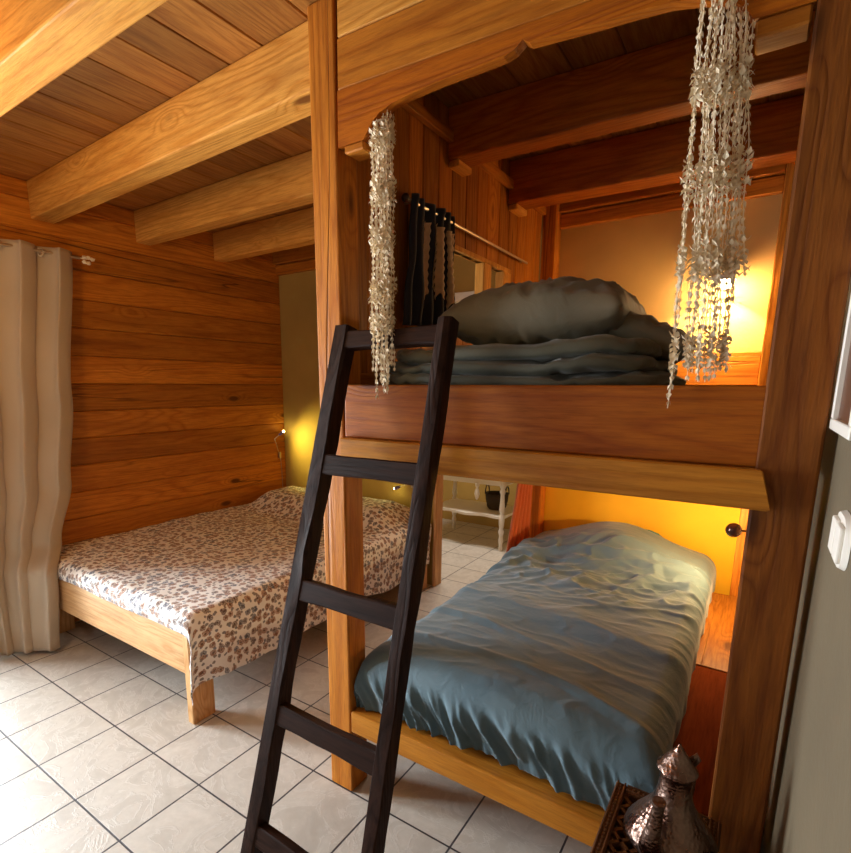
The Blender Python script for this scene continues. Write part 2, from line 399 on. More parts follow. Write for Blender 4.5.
# ------------------------------------------------------------------ bunk bed
bunk = thing('bunk_bed', 'built-in orange wooden bunk bed with heavy posts and an arched top board', 'bunk bed', (2.78, 1.0, 0))
def part(name, m, bm, parent=None, **k): return mesh(name, bm, m, parent or bunk, **k)
def post(x0, x1, y0, y1, z1, mat, z0=0, lean=0.):
    b = BM(); hexa(b, [(x0, y0, z0), (x1, y0, z0), (x1, y1, z0), (x0, y1, z0), (x0 + lean, y0, z1), (x1 + lean, y0, z1), (x1 + lean, y1, z1), (x0 + lean, y1, z1)], .006, 2); return part('post', mat, b)
post(2.082, 2.192, 0, .106, ZC - .002, wd('honey', 'Z'), lean=-.034)
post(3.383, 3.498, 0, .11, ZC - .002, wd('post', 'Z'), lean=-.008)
post(2.125, 2.212, 2.01, 2.115, ZC - .002, wd('honey', 'Z'))
post(3.345, 3.43, 2.01, 2.115, ZC - .002, wd('honey', 'Z'))
b = BM(); box(b, 2.180, 3.384, .002, .047, 1.437, 1.618, .005, 2); part('upper_rail', wd('red', 'X'), b)
b = BM(); hexa(b, [(2.180, -.030, 1.345), (3.422, -.030, 1.345), (3.382, .0, 1.345), (2.180, .045, 1.345), (2.180, -.030, 1.436), (3.396, -.030, 1.436), (3.382, .0, 1.436), (2.180, .045, 1.436)], .004)
part('rail_ledge', wd('oak', 'X'), b)
b = BM(); box(b, 2.125, 3.49, .05, 2.10, 1.40, 1.432, .003); part('deck', wd('honey', 'X'), b)
b = BM(); box(b, 2.191, 3.374, 0, .095, .272, .362, .006, 2); part('lower_rail', wd('oak', 'X'), b)
b = BM(); box(b, 2.121, 2.165, .108, 2.0, .26, .36, .004); part('side_rail', wd('oak', 'Y'), b)
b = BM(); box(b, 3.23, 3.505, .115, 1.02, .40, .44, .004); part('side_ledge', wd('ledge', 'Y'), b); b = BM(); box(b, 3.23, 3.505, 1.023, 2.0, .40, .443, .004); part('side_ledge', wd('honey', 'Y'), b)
b = BM(); box(b, 3.23, 3.26, .115, 2.0, .02, .398, .004); part('ledge_front', wd('honey', 'Y'), b)
b = BM(); box(b, 2.17, 3.22, .10, 2.08, .30, .345, .003); part('slat_base', wd('oak', 'X'), b)
# header boards and arched board
b = BM(); hexa(b, [(2.168, .004, 2.672), (3.376, .004, 2.640), (3.376, .044, 2.640), (2.168, .044, 2.672), (2.168, .004, 2.798), (3.376, .004, 2.798), (3.376, .044, 2.798), (2.168, .044, 2.798)], .004); part('header_board', wd('beam', 'X'), b)
b = BM(); hexa(b, [(2.168, .002, 2.526), (3.376, .002, 2.482), (3.376, .046, 2.482), (2.168, .046, 2.526), (2.168, .002, 2.670), (3.376, .002, 2.638), (3.376, .046, 2.638), (2.168, .046, 2.670)], .004); part('header_board', wd('honey', 'X'), b)
P = [(2.170, 2.524), (2.170, 2.362), (2.272, 2.362), (2.285, 2.378), (2.305, 2.402), (2.335, 2.422), (2.38, 2.434), (2.45, 2.441), (2.55, 2.446), (2.65, 2.446), (2.73, 2.447), (2.758, 2.454), (2.775, 2.466), (2.780, 2.470),
     (2.786, 2.466), (2.798, 2.459), (2.83, 2.456), (2.90, 2.450), (2.97, 2.444), (3.05, 2.439), (3.12, 2.432), (3.18, 2.418), (3.23, 2.398), (3.26, 2.372), (3.275, 2.348), (3.376, 2.345), (3.376, 2.480)]
b = BM(); prism(b, P, .0, .034, .0); part('arched_board', wd('red', 'X'), b)
for x0, x1 in ((2.195, 2.272), (3.28, 3.372)):
    b = BM(); box(b, x0, x1, .0, .075, 2.338 if x0 < 3 else 2.311, 2.3615 if x0 < 3 else 2.3445, .004); part('corner_block', wd('honey', 'X'), b)
# vertical plank side with an opening
OY0, OY1, OZ0, OZ1 = .86, 1.50, 1.995, 2.235
b = BM(); y = .108; ws = (.11, .125, .15, .105, .13, .12, .14, .12, .115, .15, .13, .12, .14, .13, .12); i = 0
while y < 2.0:
    y2 = min(y + ws[i % len(ws)], 2.009); i += 1
    if y2 <= OY0 or y >= OY1: box(b, 2.085, 2.120, y + .001, y2 - .001, 1.40, ZC - .002, .005)
    else:
        box(b, 2.085, 2.120, y + .001, y2 - .001, 1.40, OZ0, .005); box(b, 2.085, 2.120, y + .001, y2 - .001, OZ1, ZC - .002, .005)
        if y < OY0: box(b, 2.085, 2.120, y + .001, OY0, OZ0, OZ1, .003)
        if y2 > OY1: box(b, 2.085, 2.120, OY1, y2 - .001, OZ0, OZ1, .003)
    y = y2
side = part('side_panel', wd('honey', 'Z'), b)
b = BM()
box(b, 2.08, 2.132, OY0 - .02, OY1 + .03, OZ0 - .035, OZ0, .003); box(b, 2.08, 2.132, OY0 - .02, OY1 + .03, OZ1, OZ1 + .022, .003)
box(b, 2.08, 2.132, 1.18, 1.27, OZ0, OZ1, .003); box(b, 2.08, 2.132, 1.435, OY1 + .03, OZ0, OZ1, .003)
mesh('opening_frame', b, wd('beam', 'Z'), side)
b = BM(); box(b, 2.121, 2.15, .11, 2.0, 2.655, 2.70, .003); part('ledger', wd('honey', 'Y'), b)
b = BM(); box(b, 2.213, 3.344, 2.075, 2.115, 2.585, 2.665, .004); box(b, 2.213, 3.344, 2.045, 2.115, 2.67, 2.795, .004); part('top_plate', wd('honey', 'X'), b)
b = BM(); box(b, 2.213, 3.344, 2.095, 2.115, 1.45, 1.62, .003); box(b, 2.213, 3.344, 2.095, 2.115, 1.623, 1.80, .003); part('headboard', wd('honey', 'X'), b)
b = BM(); box(b, 2.123, 2.145, .115, 2.0, 1.45, 1.66, .003); part('side_board', wd('honey', 'Y'), b)
for y0, y1, z in ((.115, 1.0, .60), (1.003, 2.0, .60)):
    pass
# ------------------------------------------------------------------ cloth helpers
def fold(d, r, drop):
    """d: distance past the start of the edge curve (r inside the edge). returns (forward, down)"""
    if d <= 0: return d, 0.
    q = r * PI / 2
    if d < q: a = d / r; return r * math.sin(a), r * (1 - math.cos(a))
    return r, r + (d - q)
def nz(x, y, z=0, s=1.): return noise.noise(Vector((x * s, y * s, z)))
def grid(name, nu, nv, fn, mat, parent=None, uv=False, thick=0, sub=0):
    b = BM(); V = [[b.verts.new(fn(i / (nu - 1), j / (nv - 1))[0]) for j in range(nv)] for i in range(nu)]
    L = b.loops.layers.uv.new('UVMap')
    U = {}
    for i in range(nu):
        for j in range(nv): U[V[i][j]] = fn(i / (nu - 1), j / (nv - 1))[1]
    for i in range(nu - 1):
        for j in range(nv - 1):
            f = b.faces.new((V[i][j], V[i + 1][j], V[i + 1][j + 1], V[i][j + 1]))
            for l in f.loops: l[L].uv = U[l.vert]
    me = bpy.data.meshes.new(name); b.to_mesh(me); b.free(); me.materials.append(mat)
    for p in me.polygons: p.use_smooth = True
    o = bpy.data.objects.new(name, me); link(o, parent)
    if thick:
        s = o.modifiers.new('thick', 'SOLIDIFY'); s.thickness = thick; s.offset = -1
    if sub:
        s = o.modifiers.new('sub', 'SUBSURF'); s.levels = sub; s.render_levels = sub
    return o
def sst(a, b_, x):
    t = max(0, min(1, (x - a) / (b_ - a))); return t * t * (3 - 2 * t)
# ------------------------------------------------------------------ lower bunk: mattress + duvet
b = BM(); box(b, 2.20, 3.20, .10, 2.06, .366, .50, .03, 3); m = mesh('mattress', b, M_mat, auto=40)
tag(m, 'thin pale mattress under the teal duvet in the lower bunk', 'mattress')
def duvet_fn(u, v):
    x0, x1, y0, y1 = 2.195, 3.265, .055, 2.085; r = .085; top = .60
    dl, dr, df = .13, .16, .20
    s = -dl + u * ((x1 - x0) + dl + dr - 0)      # unfolded across
    t = -df + v * ((y1 - y0) + df)
    # across
    gx = 0; X = x0 + s
    if s < r: f, g = fold(r - s, r, dl); X = x0 + r - f; gx = g
    W_ = x1 - x0
    if s > W_ - r: f, g = fold(s - (W_ - r), r, dr); X = x1 - r + f; gx = g
    gy = 0; Y = y0 + t
    if t < r: f, g = fold(r - t, r, df); Y = y0 + r - f; gy = g
    yy = sst(1.38, 1.80, Y) * (1 - .35 * sst(1.95, 2.09, Y)); xx = math.exp(-((X - 2.74) / .36) ** 2)
    bulge = .17 * yy * (.12 + .88 * xx)
    belly = .02 * math.sin(PI * (X - x0) / (x1 - x0))
    Z = top + belly + bulge - .04 * sst(1.2, .2, Y) * 0
    drop = max(gx, gy) if (gx > 0 and gy > 0) else gx + gy
    if gx > 0 and gy > 0: drop = math.sqrt(gx * gx + gy * gy)
    Z -= drop * (1 + .0)
    Z = max(Z, .366 if gy > .05 else .40)
    # wrinkles
    w = 0
    w += .020 * nz(X * 1.6, Y * 5.0, 1.3) * (1 - sst(1.5, 1.75, Y) * .6)
    w += .018 * (1 - abs(nz(X * 2.2 + Y * 1.5, Y * 6.5 - X * 1.4, 4.)) * 2.6) * sst(1.0, 1.35, Y) * (1 - sst(1.62, 1.8, Y))
    w += .006 * (1 - abs(nz(X * 3 + Y * 2, Y * 11 - X * 3, 7.)) * 2.6) * sst(.5, 1.3, Y) * (1 - sst(1.62, 1.8, Y))
    rd = lambda a, c_, z_: max(0., 1 - abs(noise.noise(Vector((a, c_, z_)))) * 5.)
    w += .020 * rd(X * 2.6 + Y * 1.6, Y * 5.5 - X * 2.6, 21.) * sst(.9, 1.3, Y) * (1 - sst(1.68, 1.8, Y))
    w += .011 * rd(X * 5 + Y * 3, Y * 9 - X * 4, 27.) * sst(.7, 1.2, Y) * (1 - sst(1.68, 1.85, Y))
    w += .012 * rd(X * .9 - Y * .3, Y * 3.2 + X * .5, 31.) * (1 - .7 * sst(1.5, 1.8, Y)) + .003 * rd(X * 5, Y * 12, 35.)
    w *= 1 - .75 * sst(1.62, 1.82, Y)
    w += .003 * nz(X * 9, Y * 9, 2.) * .5 + .002 * nz(X * 6, Y * 25, 6.)
    # pleats on the front drop
    fr = sst(.05, .14, gy)
    pl = max(-.4, 1 - abs(nz(X * 11 + Z * 6, Z * 2.0, 9.)) * 4.5) * .020 + max(-.3, 1 - abs(nz(X * 26 + Z * 10, Z * 3.0, 19.)) * 4.5) * .009
    Y -= fr * pl
    sd = sst(.05, .13, gx) * (1 - fr)
    sg = -1 if s < 0.5 * W_ else 1
    X += sg * sd * (nz(Y * 9, Z * 3, 5.) * .012)
    # front roll bulges outward a little
    if gy > 0: Y -= .018 * math.sin(min(1, gy / .2) * PI)
    Z += w * (1 - fr)
    return Vector((X, Y, Z)), (s, t)
o = grid('duvet', 220, 320, duvet_fn, M_duvet, thick=.008)
tag(o, 'wrinkled teal-grey duvet spread over the lower bunk, humped over its pillow', 'duvet')
# teal pillow peeping out behind the duvet
def pillow(name, c, sx, sy, sz, rz, mat, label, cat='pillow', group=None, rx=0, seed=0, ry=0):
    n = 56
    def f(side):
        def g(u, v):
            a, b_ = u * 2 - 1, v * 2 - 1
            e = (1 - abs(a) ** 2.6) * (1 - abs(b_) ** 2.6)
            h = max(0, e) ** .42
            pin = 1 - .06 * (abs(a) * abs(b_)) ** 2 - .05 * (1 - abs(a) ** 2) * abs(b_) ** 4
            x = a * sx * (1 - .07 * (1 - b_ * b_) * abs(a) ** 3) * pin; y = b_ * sy * (1 - .07 * (1 - a * a) * abs(b_) ** 3)
            wr = (nz(a * 3 + seed, b_ * 3, side) * .12 + (1 - abs(nz(a * 4 + seed, b_ * 3, side + 3)) * 2.5) * .14 + (1 - abs(nz(a * 9 + seed, b_ * 5 + a, side + 5)) * 2.5) * .09) * h
            return Vector((x, y, side * sz * (h + wr))), (u, v)
        return g
    b = BM()
    for side in (1, -1):
        g = f(side); V = [[b.verts.new(g(i / n, j / n)[0]) for j in range(n + 1)] for i in range(n + 1)]
        for i in range(n):
            for j in range(n): b.faces.new((V[i][j], V[i + 1][j], V[i + 1][j + 1], V[i][j + 1]))
    bmesh.ops.remove_doubles(b, verts=b.verts, dist=.0008)
    R = Matrix.Translation(c) @ Matrix.Rotation(rz, 4, 'Z') @ Matrix.Rotation(ry, 4, 'Y') @ Matrix.Rotation(rx, 4, 'X')
    bmesh.ops.transform(b, matrix=R, verts=b.verts)
    o = mesh(name, b, mat, smooth=True); return tag(o, label, cat, group)
pillow('pillow', (2.80, 2.045, .645), .21, .040, .085, 0, duvet_mat('teal_pillowcase', (.06, .20, .22), (.08, .24, .26)), 'teal pillow corner peeping out behind the humped duvet of the lower bunk')
# ------------------------------------------------------------------ upper bunk bedding
b = BM(); box(b, 2.16, 3.36, .06, 2.06, 1.434, 1.594, .03, 3); m = mesh('mattress', b, M_mat, auto=40)
tag(m, 'mattress behind the rail of the upper bunk, hardly showing', 'mattress')
b = BM(); box(b, 3.17, 3.34, .055, .20, 1.596, 1.612, .004); o = mesh('wooden_slat', b, wd('red', 'X')); tag(o, 'small dark wooden board lying at the right end of the upper rail', 'board')
dv = thing('folded_duvet', 'slate-coloured folded duvet in layers on the upper bunk, under the big pillow', 'duvet', (2.65, .5, 1.60))
def fold_layer(zc, h, x0, x1, y0, y1, seed):
    def g(u, v):
        # closed loop around the layer in v (XZ outline extruded along Y by u) -> use superellipse body
        th = u * 2 * PI; ph = (v - .5) * PI
        cx, cy = (x0 + x1) / 2, (y0 + y1) / 2
        def se(w, e): return math.copysign(abs(w) ** e, w)
        ex, ez = .32, .55
        cp, sp = se(math.cos(ph), ez), se(math.sin(ph), ez)
        X = cx + (x1 - x0) / 2 * se(math.cos(th), ex) * cp; Y = cy + (y1 - y0) / 2 * se(math.sin(th), ex) * cp
        edge = abs(math.cos(ph))
        Z = zc + h / 2 * sp + .35 * h * nz(X * 3.5, Y * 3.5 + seed, seed) + .012 * (1 - 2.6 * abs(nz(X * 6 + seed, Y * 4, Z_ := seed))) * (.4 + .6 * sp) + .008 * (1 - 2.6 * abs(nz(X * 14 + seed, Y * 9, seed + 4)))
        X += .02 * nz(Y * 6, zc * 20, seed) ; Y += .018 * nz(X * 7, zc * 20, seed + 2)
        return Vector((X, Y, Z)), (u, v)
    return grid('fold', 180, 34, g, M_fold, dv)
fold_layer(1.628, .050, 2.20, 3.14, .12, .86, 1.)
fold_layer(1.668, .052, 2.21, 3.12, .13, .85, 5.)
fold_layer(1.712, .060, 2.24, 3.10, .15, .84, 9.)
pillow('pillow', (2.71, .52, 1.850), .315, .29, .105, .03, M_pillow, 'large puffy grey-green pillow on top of the folded duvet in the upper bunk', seed=2., rx=.02)
pillow('pillow', (2.95, .60, 1.795), .23, .27, .06, .2, M_pillow, 'creased grey-brown pillow slumping off the right side of the bedding pile in the upper bunk', seed=8., ry=.34)
# ------------------------------------------------------------------ ladder
lad = thing('ladder', 'dark brown worn wooden ladder leaning on the bunk rail', 'ladder', (2.38, -.52, 0))
def lp(x, z, off=0.):     # point on the front plane of the ladder, off = depth behind
    y = -.52 + (z / 1.8) * .45
    return Vector((x, y + off * .97, z - off * .24))
def rail(xa0, xa1, w, d, seed):
    b = BM(); n = 26; rings = []
    for i in range(n):
        z = .0 + 1.808 * i / (n - 1); x0 = xa0 + (xa1 - xa0) * z / 1.808
        ring = []
        prof = [(0, .09), (.08, .0), (.5, -.02), (.92, .0), (1, .08), (1, .5), (1, .92), (.92, 1), (.5, 1.), (.08, 1), (0, .92), (0, .5)]
        for k, (a, c_) in enumerate(prof):
            j = .005 * nz(z * 5, k * 1.7, seed) + .003 * nz(z * 21, k * 2.1, seed + 3)
            p = lp(x0 + a * w + j * (1 if a > .5 else -1), z, c_ * d + j)
            if i == 0: p.z = max(0., .004)
            ring.append(b.verts.new(p))
        rings.append(ring)
    m_ = len(rings[0])
    for i in range(n - 1):
        for k in range(m_): b.faces.new((rings[i][k], rings[i][(k + 1) % m_], rings[i + 1][(k + 1) % m_], rings[i + 1][k]))
    b.faces.new(rings[0][::-1]); b.faces.new(rings[-1])
    return mesh('rail', b, wd('dark', 'Z'), lad, auto=24)
rail(2.113, 2.200, .056, .058, 1.)
rail(2.585, 2.587, .046, .055, 6.)
for z, h in ((1.762, .056), (1.368, .066), (.965, .068), (.560, .068), (.168, .068)):
    b = BM(); xl = 2.113 + (2.200 - 2.113) * z / 1.8 + .045; n = 12; rr = []
    for i in range(n):
        x = xl + (2.595 - xl) * i / (n - 1); hh = h / 2 * (1 - .10 * math.sin(PI * i / (n - 1)) + .06 * nz(x * 9, z * 3)); zz = z + .006 * nz(x * 6, z * 5, 2)
        rr.append([b.verts.new(lp(x, zz + s * hh, o_)) for s, o_ in ((-1, .008), (-.85, .004), (.85, .004), (1, .008), (1, .040), (.85, .044), (-.85, .044), (-1, .040))])
    for i in range(n - 1):
        for k in range(8): b.faces.new((rr[i][k], rr[i][(k + 1) % 8], rr[i + 1][(k + 1) % 8], rr[i + 1][k]))
    b.faces.new(rr[0][::-1]); b.faces.new(rr[-1])
    mesh('rung', b, wd('dark', 'X'), lad, auto=24)
# ------------------------------------------------------------------ left bed
bed = thing('double_bed', 'pale pine double bed frame standing against the boarded wall', 'bed', (.5, 1., 0))
b = BM(); box(b, -.30, 1.252, -.103, -.060, .252, .462, .005, 2); mesh('foot_rail', b, wd('pine', 'X'), bed)
for x0, y0, y1 in ((1.253, -.108, .018), (1.262, 1.92, 2.05)):
    b = BM(); box(b, x0, x0 + .045, y0, y1, 0, .455, .004); mesh('leg', b, wd('pine', 'Z'), bed)
for y0, y1 in ((-.058, .06), (1.92, 2.05)):
    b = BM(); box(b, -.30, -.255, y0, y1, 0, .455, .004); mesh('leg', b, wd('pine', 'Z'), bed)
b = BM(); box(b, 1.225, 1.252, -.058, 2.04, .30, .455, .004); mesh('side_rail', b, wd('pine', 'Y'), bed)
b = BM(); box(b, -.254, 1.224, -.05, 2.04, .40, .44, .003); mesh('slat_base', b, wd('pine', 'X'), bed)
b = BM(); box(b, -.31, 1.26, -.085, 2.05, .463, .545, .025, 3); m = mesh('mattress', b, M_navy, auto=40); tag(m, 'navy edge of the mattress between the floral quilt and the pine foot rail', 'mattress')
def quilt_fn(u, v):
    x0, x1, y0, y1 = -.335, 1.325, -.105, 2.07; r = .055; top = .566
    dr = .35; df = .075
    s = u * ((x1 - x0) + dr); t = -df + v * ((y1 - y0) + df)
    X = x0 + s; gx = gy = 0
    W_ = x1 - x0
    if s > W_ - r: f, g = fold(s - (W_ - r), r, dr); X = x1 - r + f; gx = g
    Y = y0 + t
    if t < r: f, g = fold(r - t, r, df); Y = y0 + r - f; gy = g
    bul = .135 * sst(1.40, 1.72, Y) * (1 - .3 * sst(1.95, 2.07, Y)) * sst(-.33, -.1, X) * (1 - sst(1.0, 1.33, X)) * (1 - .2 * math.exp(-((X - .5) / .1) ** 2))
    Z = top + bul + .012 * nz(X * 2.2, Y * 2.2, 3.) + .006 * nz(X * 7, Y * 7, 4.)
    hem = 1 - .12 * nz(Y * 2.3, 1.1, 2.)
    Z -= gx * hem + gy * (1 - .0)
    if gx > .06:
        k = sst(.06, .36, gx)
        X += k * (.018 * math.sin(Y * 15 + 2 * nz(Y * 2, 0, 0)) + .012 * nz(Y * 8, Z * 3, 1.) - .012)
        X = max(X, 1.312)
        if gy > 0: Y -= .012 * k
    if gy > .03 and gx <= .06: Y -= .008 + .006 * nz(X * 6, 0, 1)
    return Vector((X, Y, Z)), (s, t)
o = grid('quilt', 170, 190, quilt_fn, M_quilt, thick=.006)
tag(o, 'white quilt with small brown and blue flowers covering the double bed', 'quilt')
# ------------------------------------------------------------------ long curtain by the french door
rodg = thing('curtain_rod', 'thin curtain rod with a pale leafy finial on the boarded wall', 'curtain rod', (-.25, -.3, 2.385))
b = BM(); tube(b, [(-.25, -2.62, 2.375), (-.25, .335, 2.395)], .009, 10); mesh('rod', b, M_brass, rodg, auto=40)
b = BM()
for k, (dy, dz, a) in enumerate(((.03, .01, .2), (.055, .012, -.5), (.05, -.022, 1.1), (.075, .006, .4), (.03, -.018, 2.))):
    c_ = Vector((-.25, .335 + dy, 2.395 + dz)); p = []
    for q in range(6):
        t_ = q * PI / 3; p.append(b.verts.new(c_ + Vector((.006 * math.cos(2 * t_), .019 * math.cos(t_ + a), .013 * math.sin(t_ + a)))))
    tp = b.verts.new(c_ + Vector((.012, 0, 0))); bt = b.verts.new(c_ - Vector((.012, 0, 0)))
    for q in range(6): b.faces.new((p[q], p[(q + 1) % 6], tp)); b.faces.new((p[(q + 1) % 6], p[q], bt))
tube(b, [(-.25, .332, 2.395), (-.25, .40, 2.40)], .005, 6); mesh('finial', b, M_shell, rodg)
for y in (-2.55, .0,):
    b = BM(); tube(b, [(XL, y, 2.40), (-.26, y, 2.393)], .008, 8); mesh('bracket', b, M_brass, rodg)
cur = thing('curtain', 'long taupe curtain with eyelets, gathered beside the pine bed', 'curtain', (-.2, -.1, 0))
NF = 3.6
def cur_fn(u, v):
    # u along the width from the camera side to the bed side, v down
    z = 2.425 - v * 2.40
    k = v
    def pl(z_, tab):
        for (za, va), (zb, vb) in zip(tab, tab[1:]):
            if z_ >= zb: return va + (vb - va) * sst(0, 1, (za - z_) / (za - zb))
        return tab[-1][1]
    yr = pl(z, ((2.5, .295), (1.52, .175), (1.01, .10), (.66, -.03), (.50, -.13), (0., -.15))); xr = pl(z, ((2.5, -.25), (1.52, -.205), (1.01, -.18), (.66, -.10), (.50, .035), (0., .0)))
    yl = -.47 + .05 * k; xl = -.25 + .07 * k
    ph = u * NF * 2 * PI + .5 * nz(u * 2.5, k * .8, 7)
    amp = .042 * (1 - .45 * k) * (1 - .6 * sst(.8, 1., u) * k)
    uu = u ** (1 + .5 * k)
    y = yl + (yr - yl) * uu; x = xl + (xr - xl) * (.3 * u + .7 * sst(.45, 1., u))
    x += amp * math.sin(ph) + .018 * nz(u * 4, k * 3, 1) * k
    y += .016 * math.sin(2 * ph + 1.) * (1 - .5 * k) + .012 * nz(u * 3, k * 2.2, 4) * k
    x = max(x, XL + .012)
    return Vector((x, y, z)), (u, v)
grid('cloth', 170, 90, cur_fn, M_curtain, cur, thick=.004)
for i in range(7):
    u = (i + .5) / 7.
    p, _ = cur_fn(u, .018)
    b = BM(); n = 18; R_ = .023
    ring = [Vector((-.25, p.y, 2.388)) + Vector((R_ * .35 * math.cos(2 * PI * q / n), R_ * .55 * math.cos(2 * PI * q / n) * (1 if i % 2 else -1), R_ * math.sin(2 * PI * q / n))) for q in range(n + 1)]
    tube(b, ring, .0042, 6, cap=False); mesh('eyelet', b, M_metal, cur, smooth=True)
# ------------------------------------------------------------------ black curtain over the side opening
r2 = thing('curtain_rod', 'slim pale rod on the plank side of the upper bunk, above the small opening', 'curtain rod', (2.155, 1.05, 2.325))
b = BM(); tube(b, [(2.155, .43, 2.328), (2.155, 1.70, 2.320)], .007, 8); mesh('rod', b, M_brass, r2, auto=40)
b = BM(); ball(b, (2.155, .415, 2.329), .017, 14); mesh('finial', b, simple('dark_knob', (.05, .02, .012), .4), r2, smooth=True)
for y in (.46, 1.68):
    b = BM(); tube(b, [(2.121, y, 2.325), (2.150, y, 2.325)], .005, 8); mesh('bracket', b, M_brass, r2)
bc = thing('small_curtain', 'black curtain with cream crochet panels bunched on the rod in the upper bunk', 'curtain', (2.16, .65, 1.87))
def bc_fn(u, v):
    z = 2.352 - v * (.50 - .03 * u); y = .450 + u * .345 - .06 * v * (1 - u)
    a = .020 * (.6 + .4 * v); x = 2.160 + a * math.sin(u * 5 * 2 * PI) + .014 * nz(u * 5, v * 3) + .016 * v * u
    if v < .06: x += .006 * math.sin(u * 40)
    return Vector((max(2.128, x), y, z)), (u, v)
grid('cloth', 90, 30, bc_fn, M_black, bc, thick=.003)
for u0, u1, v1 in ((.30, .40, .80), (.46, .52, .72), (.58, .68, .78), (.80, .98, .86)):
    def cf(u, v, u0=u0, u1=u1, v1=v1):
        uu = u0 + (u1 - u0) * u; vv = .16 + (v1 - .16) * v * (1 - .10 * abs(math.sin(u * 5)))
        p, q = bc_fn(uu, vv); p.x += .010 + .003 * math.sin(vv * 90); p.y -= .004; return p, q
    grid('crochet_panel', 12, 40, cf, M_crochet, bc, thick=.002)
# ------------------------------------------------------------------ shell mobiles
def mobile(cx, cy, ztop, strands, label, slant, tiers, seed, sx=0.):
    rnd = random.Random(seed)
    t = thing('shell_mobile', label, 'mobile', (cx, cy, ztop), 'white shell mobiles hanging from the arched board')
    b = BM(); n = 16
    tube(b, [(cx + .034 * math.cos(2 * PI * q / n), cy + .020 * math.sin(2 * PI * q / n), ztop) for q in range(n + 1)], .003, 6, cap=False)
    mesh('hanging_ring', b, M_string, t)
    for (dx, dy, zt, zb, wid) in strands:
        b = BM(); z = zt; pts = []
        L_ = zt - zb; n = max(4, int(L_ / .05)); ph = rnd.random() * 6
        for q in range(n + 1):
            f = q / n; zz = zt - L_ * f
            pts.append(Vector((cx + sx * (ztop - zz) + dx * (1 + wid * f) + .003 * math.sin(q * 1.3 + ph), cy + dy + slant * (ztop - zz), zz)))
        tube(b, pts, .0011, 4)
        def at(zz):
            f = (zt - zz) / L_ * n; k = min(n - 1, max(0, int(f))); return pts[k].lerp(pts[k + 1], f - k)
        z = zt - .006
        while z > zb:
            near = min(abs(z - tz) for tz in tiers); dense = near < .035
            p = at(z); k = 3 if dense else 2; a0 = rnd.random() * PI
            for q in range(k):
                a = a0 + q * 2 * PI / k + rnd.uniform(-.4, .4); d = Vector((math.cos(a), math.sin(a), 0)); sd = Vector((-d.y, d.x, 0))
                l = rnd.uniform(.010, .014) * (1.35 if dense else 1.); w_ = l * .36; out = .75 if dense else .42
                up = rnd.choice((1, 1, -1)) if dense else 1
                base = p + d * .001; tip = p + d * l * out + Vector((0, 0, -l * (.8 if dense else 1.05) * up)); mid = p + d * l * .55 * out + Vector((0, 0, -l * .3 * up))
                v = [b.verts.new(x_) for x_ in (base, mid + sd * w_, tip, mid - sd * w_)]
                b.faces.new((v[0], v[1], v[2])); b.faces.new((v[0], v[2], v[3]))
            z -= rnd.uniform(.010, .014) if dense else rnd.uniform(.015, .021)
        mesh('strand', b, M_shell, t)
def strands_for(n, rx, ry, zt, tz, lo, hi, seed, front=None, wid=.35, arch=None):
    rnd = random.Random(seed); out = []
    for k in range(n):
        a = k * 2.39996; r = math.sqrt((k + .5) / n); dx, dy = rx * r * math.cos(a), ry * r * math.sin(a)
        zb = rnd.uniform(lo, hi)
        out.append((dx, dy, zt - abs(rnd.gauss(0, .004)), zb, wid))
    return out
sl = strands_for(20, .042, .024, 2.405, 0, 1.63, 1.72, 3, wid=.05)
sl = [(dx, dy, 2.375 + max(0, min(.05, (dx + .05) * .7)), zb if abs(dx) > .02 else zb - .06, w_) for dx, dy, zt, zb, w_ in sl]
mobile(2.330, .020, 2.400, sl, 'narrow white shell mobile hanging beside the left bunk post above the ladder', -.155, (2.36, 2.20, 2.06, 1.90, 1.80), 5, .115)
sr = strands_for(17, .038, .026, 2.425, 0, 1.622, 1.67, 4, wid=.35)
sr = [(dx, dy, zt, zb, w_) for dx, dy, zt, zb, w_ in sr]
sr[3] = (.040, 0., 2.42, 1.84, .25); sr[6] = (.036, .012, 2.42, 1.80, .25); sr.append((-.040, -.028, 2.42, 1.565, .62)); sr.append((-.042, -.024, 2.42, 1.585, .55)); sr.append((-.042, .0, 2.42, 1.76, .45)); sr.append((.044, .0, 2.42, 1.86, .4))
mobile(3.222, .005, 2.432, sr, 'wider white shell mobile hanging near the right post in front of the glowing bulb', 0., (2.25, 2.07, 1.89, 1.70), 8, .045)
# ------------------------------------------------------------------ lamps
wl = thing('wall_lamp', 'glowing bulb lamp on the back wall of the upper bunk', 'lamp', (3.15, 2.10, 2.17))
b = BM(); lathe(b, [(.03, 0), (.03, .012), (.012, .018), (.012, .04)], (3.15, 2.118, 2.20), 20, Matrix.Rotation(PI / 2, 4, 'X')); mesh('wall_plate', b, M_metal, wl, auto=40)
b = BM(); tube(b, [(3.15, 2.08, 2.20), (3.15, 2.02, 2.215), (3.15, 1.985, 2.20)], .006, 8); mesh('arm', b, M_metal, wl)
b = BM(); lathe(b, [(.016, .045), (.024, .04), (.044, .0), (.042, .0), (.022, .037), (.014, .042)], (3.15, 1.985, 2.165), 24, cap=False); mesh('lamp_shade', b, M_white, wl, smooth=True)
b = BM(); ball(b, (3.15, 1.985, 2.150), .026, 16, (1, 1, 1.2)); mesh('bulb', b, M_bulb, wl, smooth=True)
kl = thing('ball_lamp', 'small dark bronze ball lamp on a stalk by the right post of the lower bunk', 'lamp', (3.34, 1.5, .94))
b = BM(); ball(b, (3.333, 1.50, .941), .035, 24); mesh('ball_shade', b, M_lampblk, kl, smooth=True)
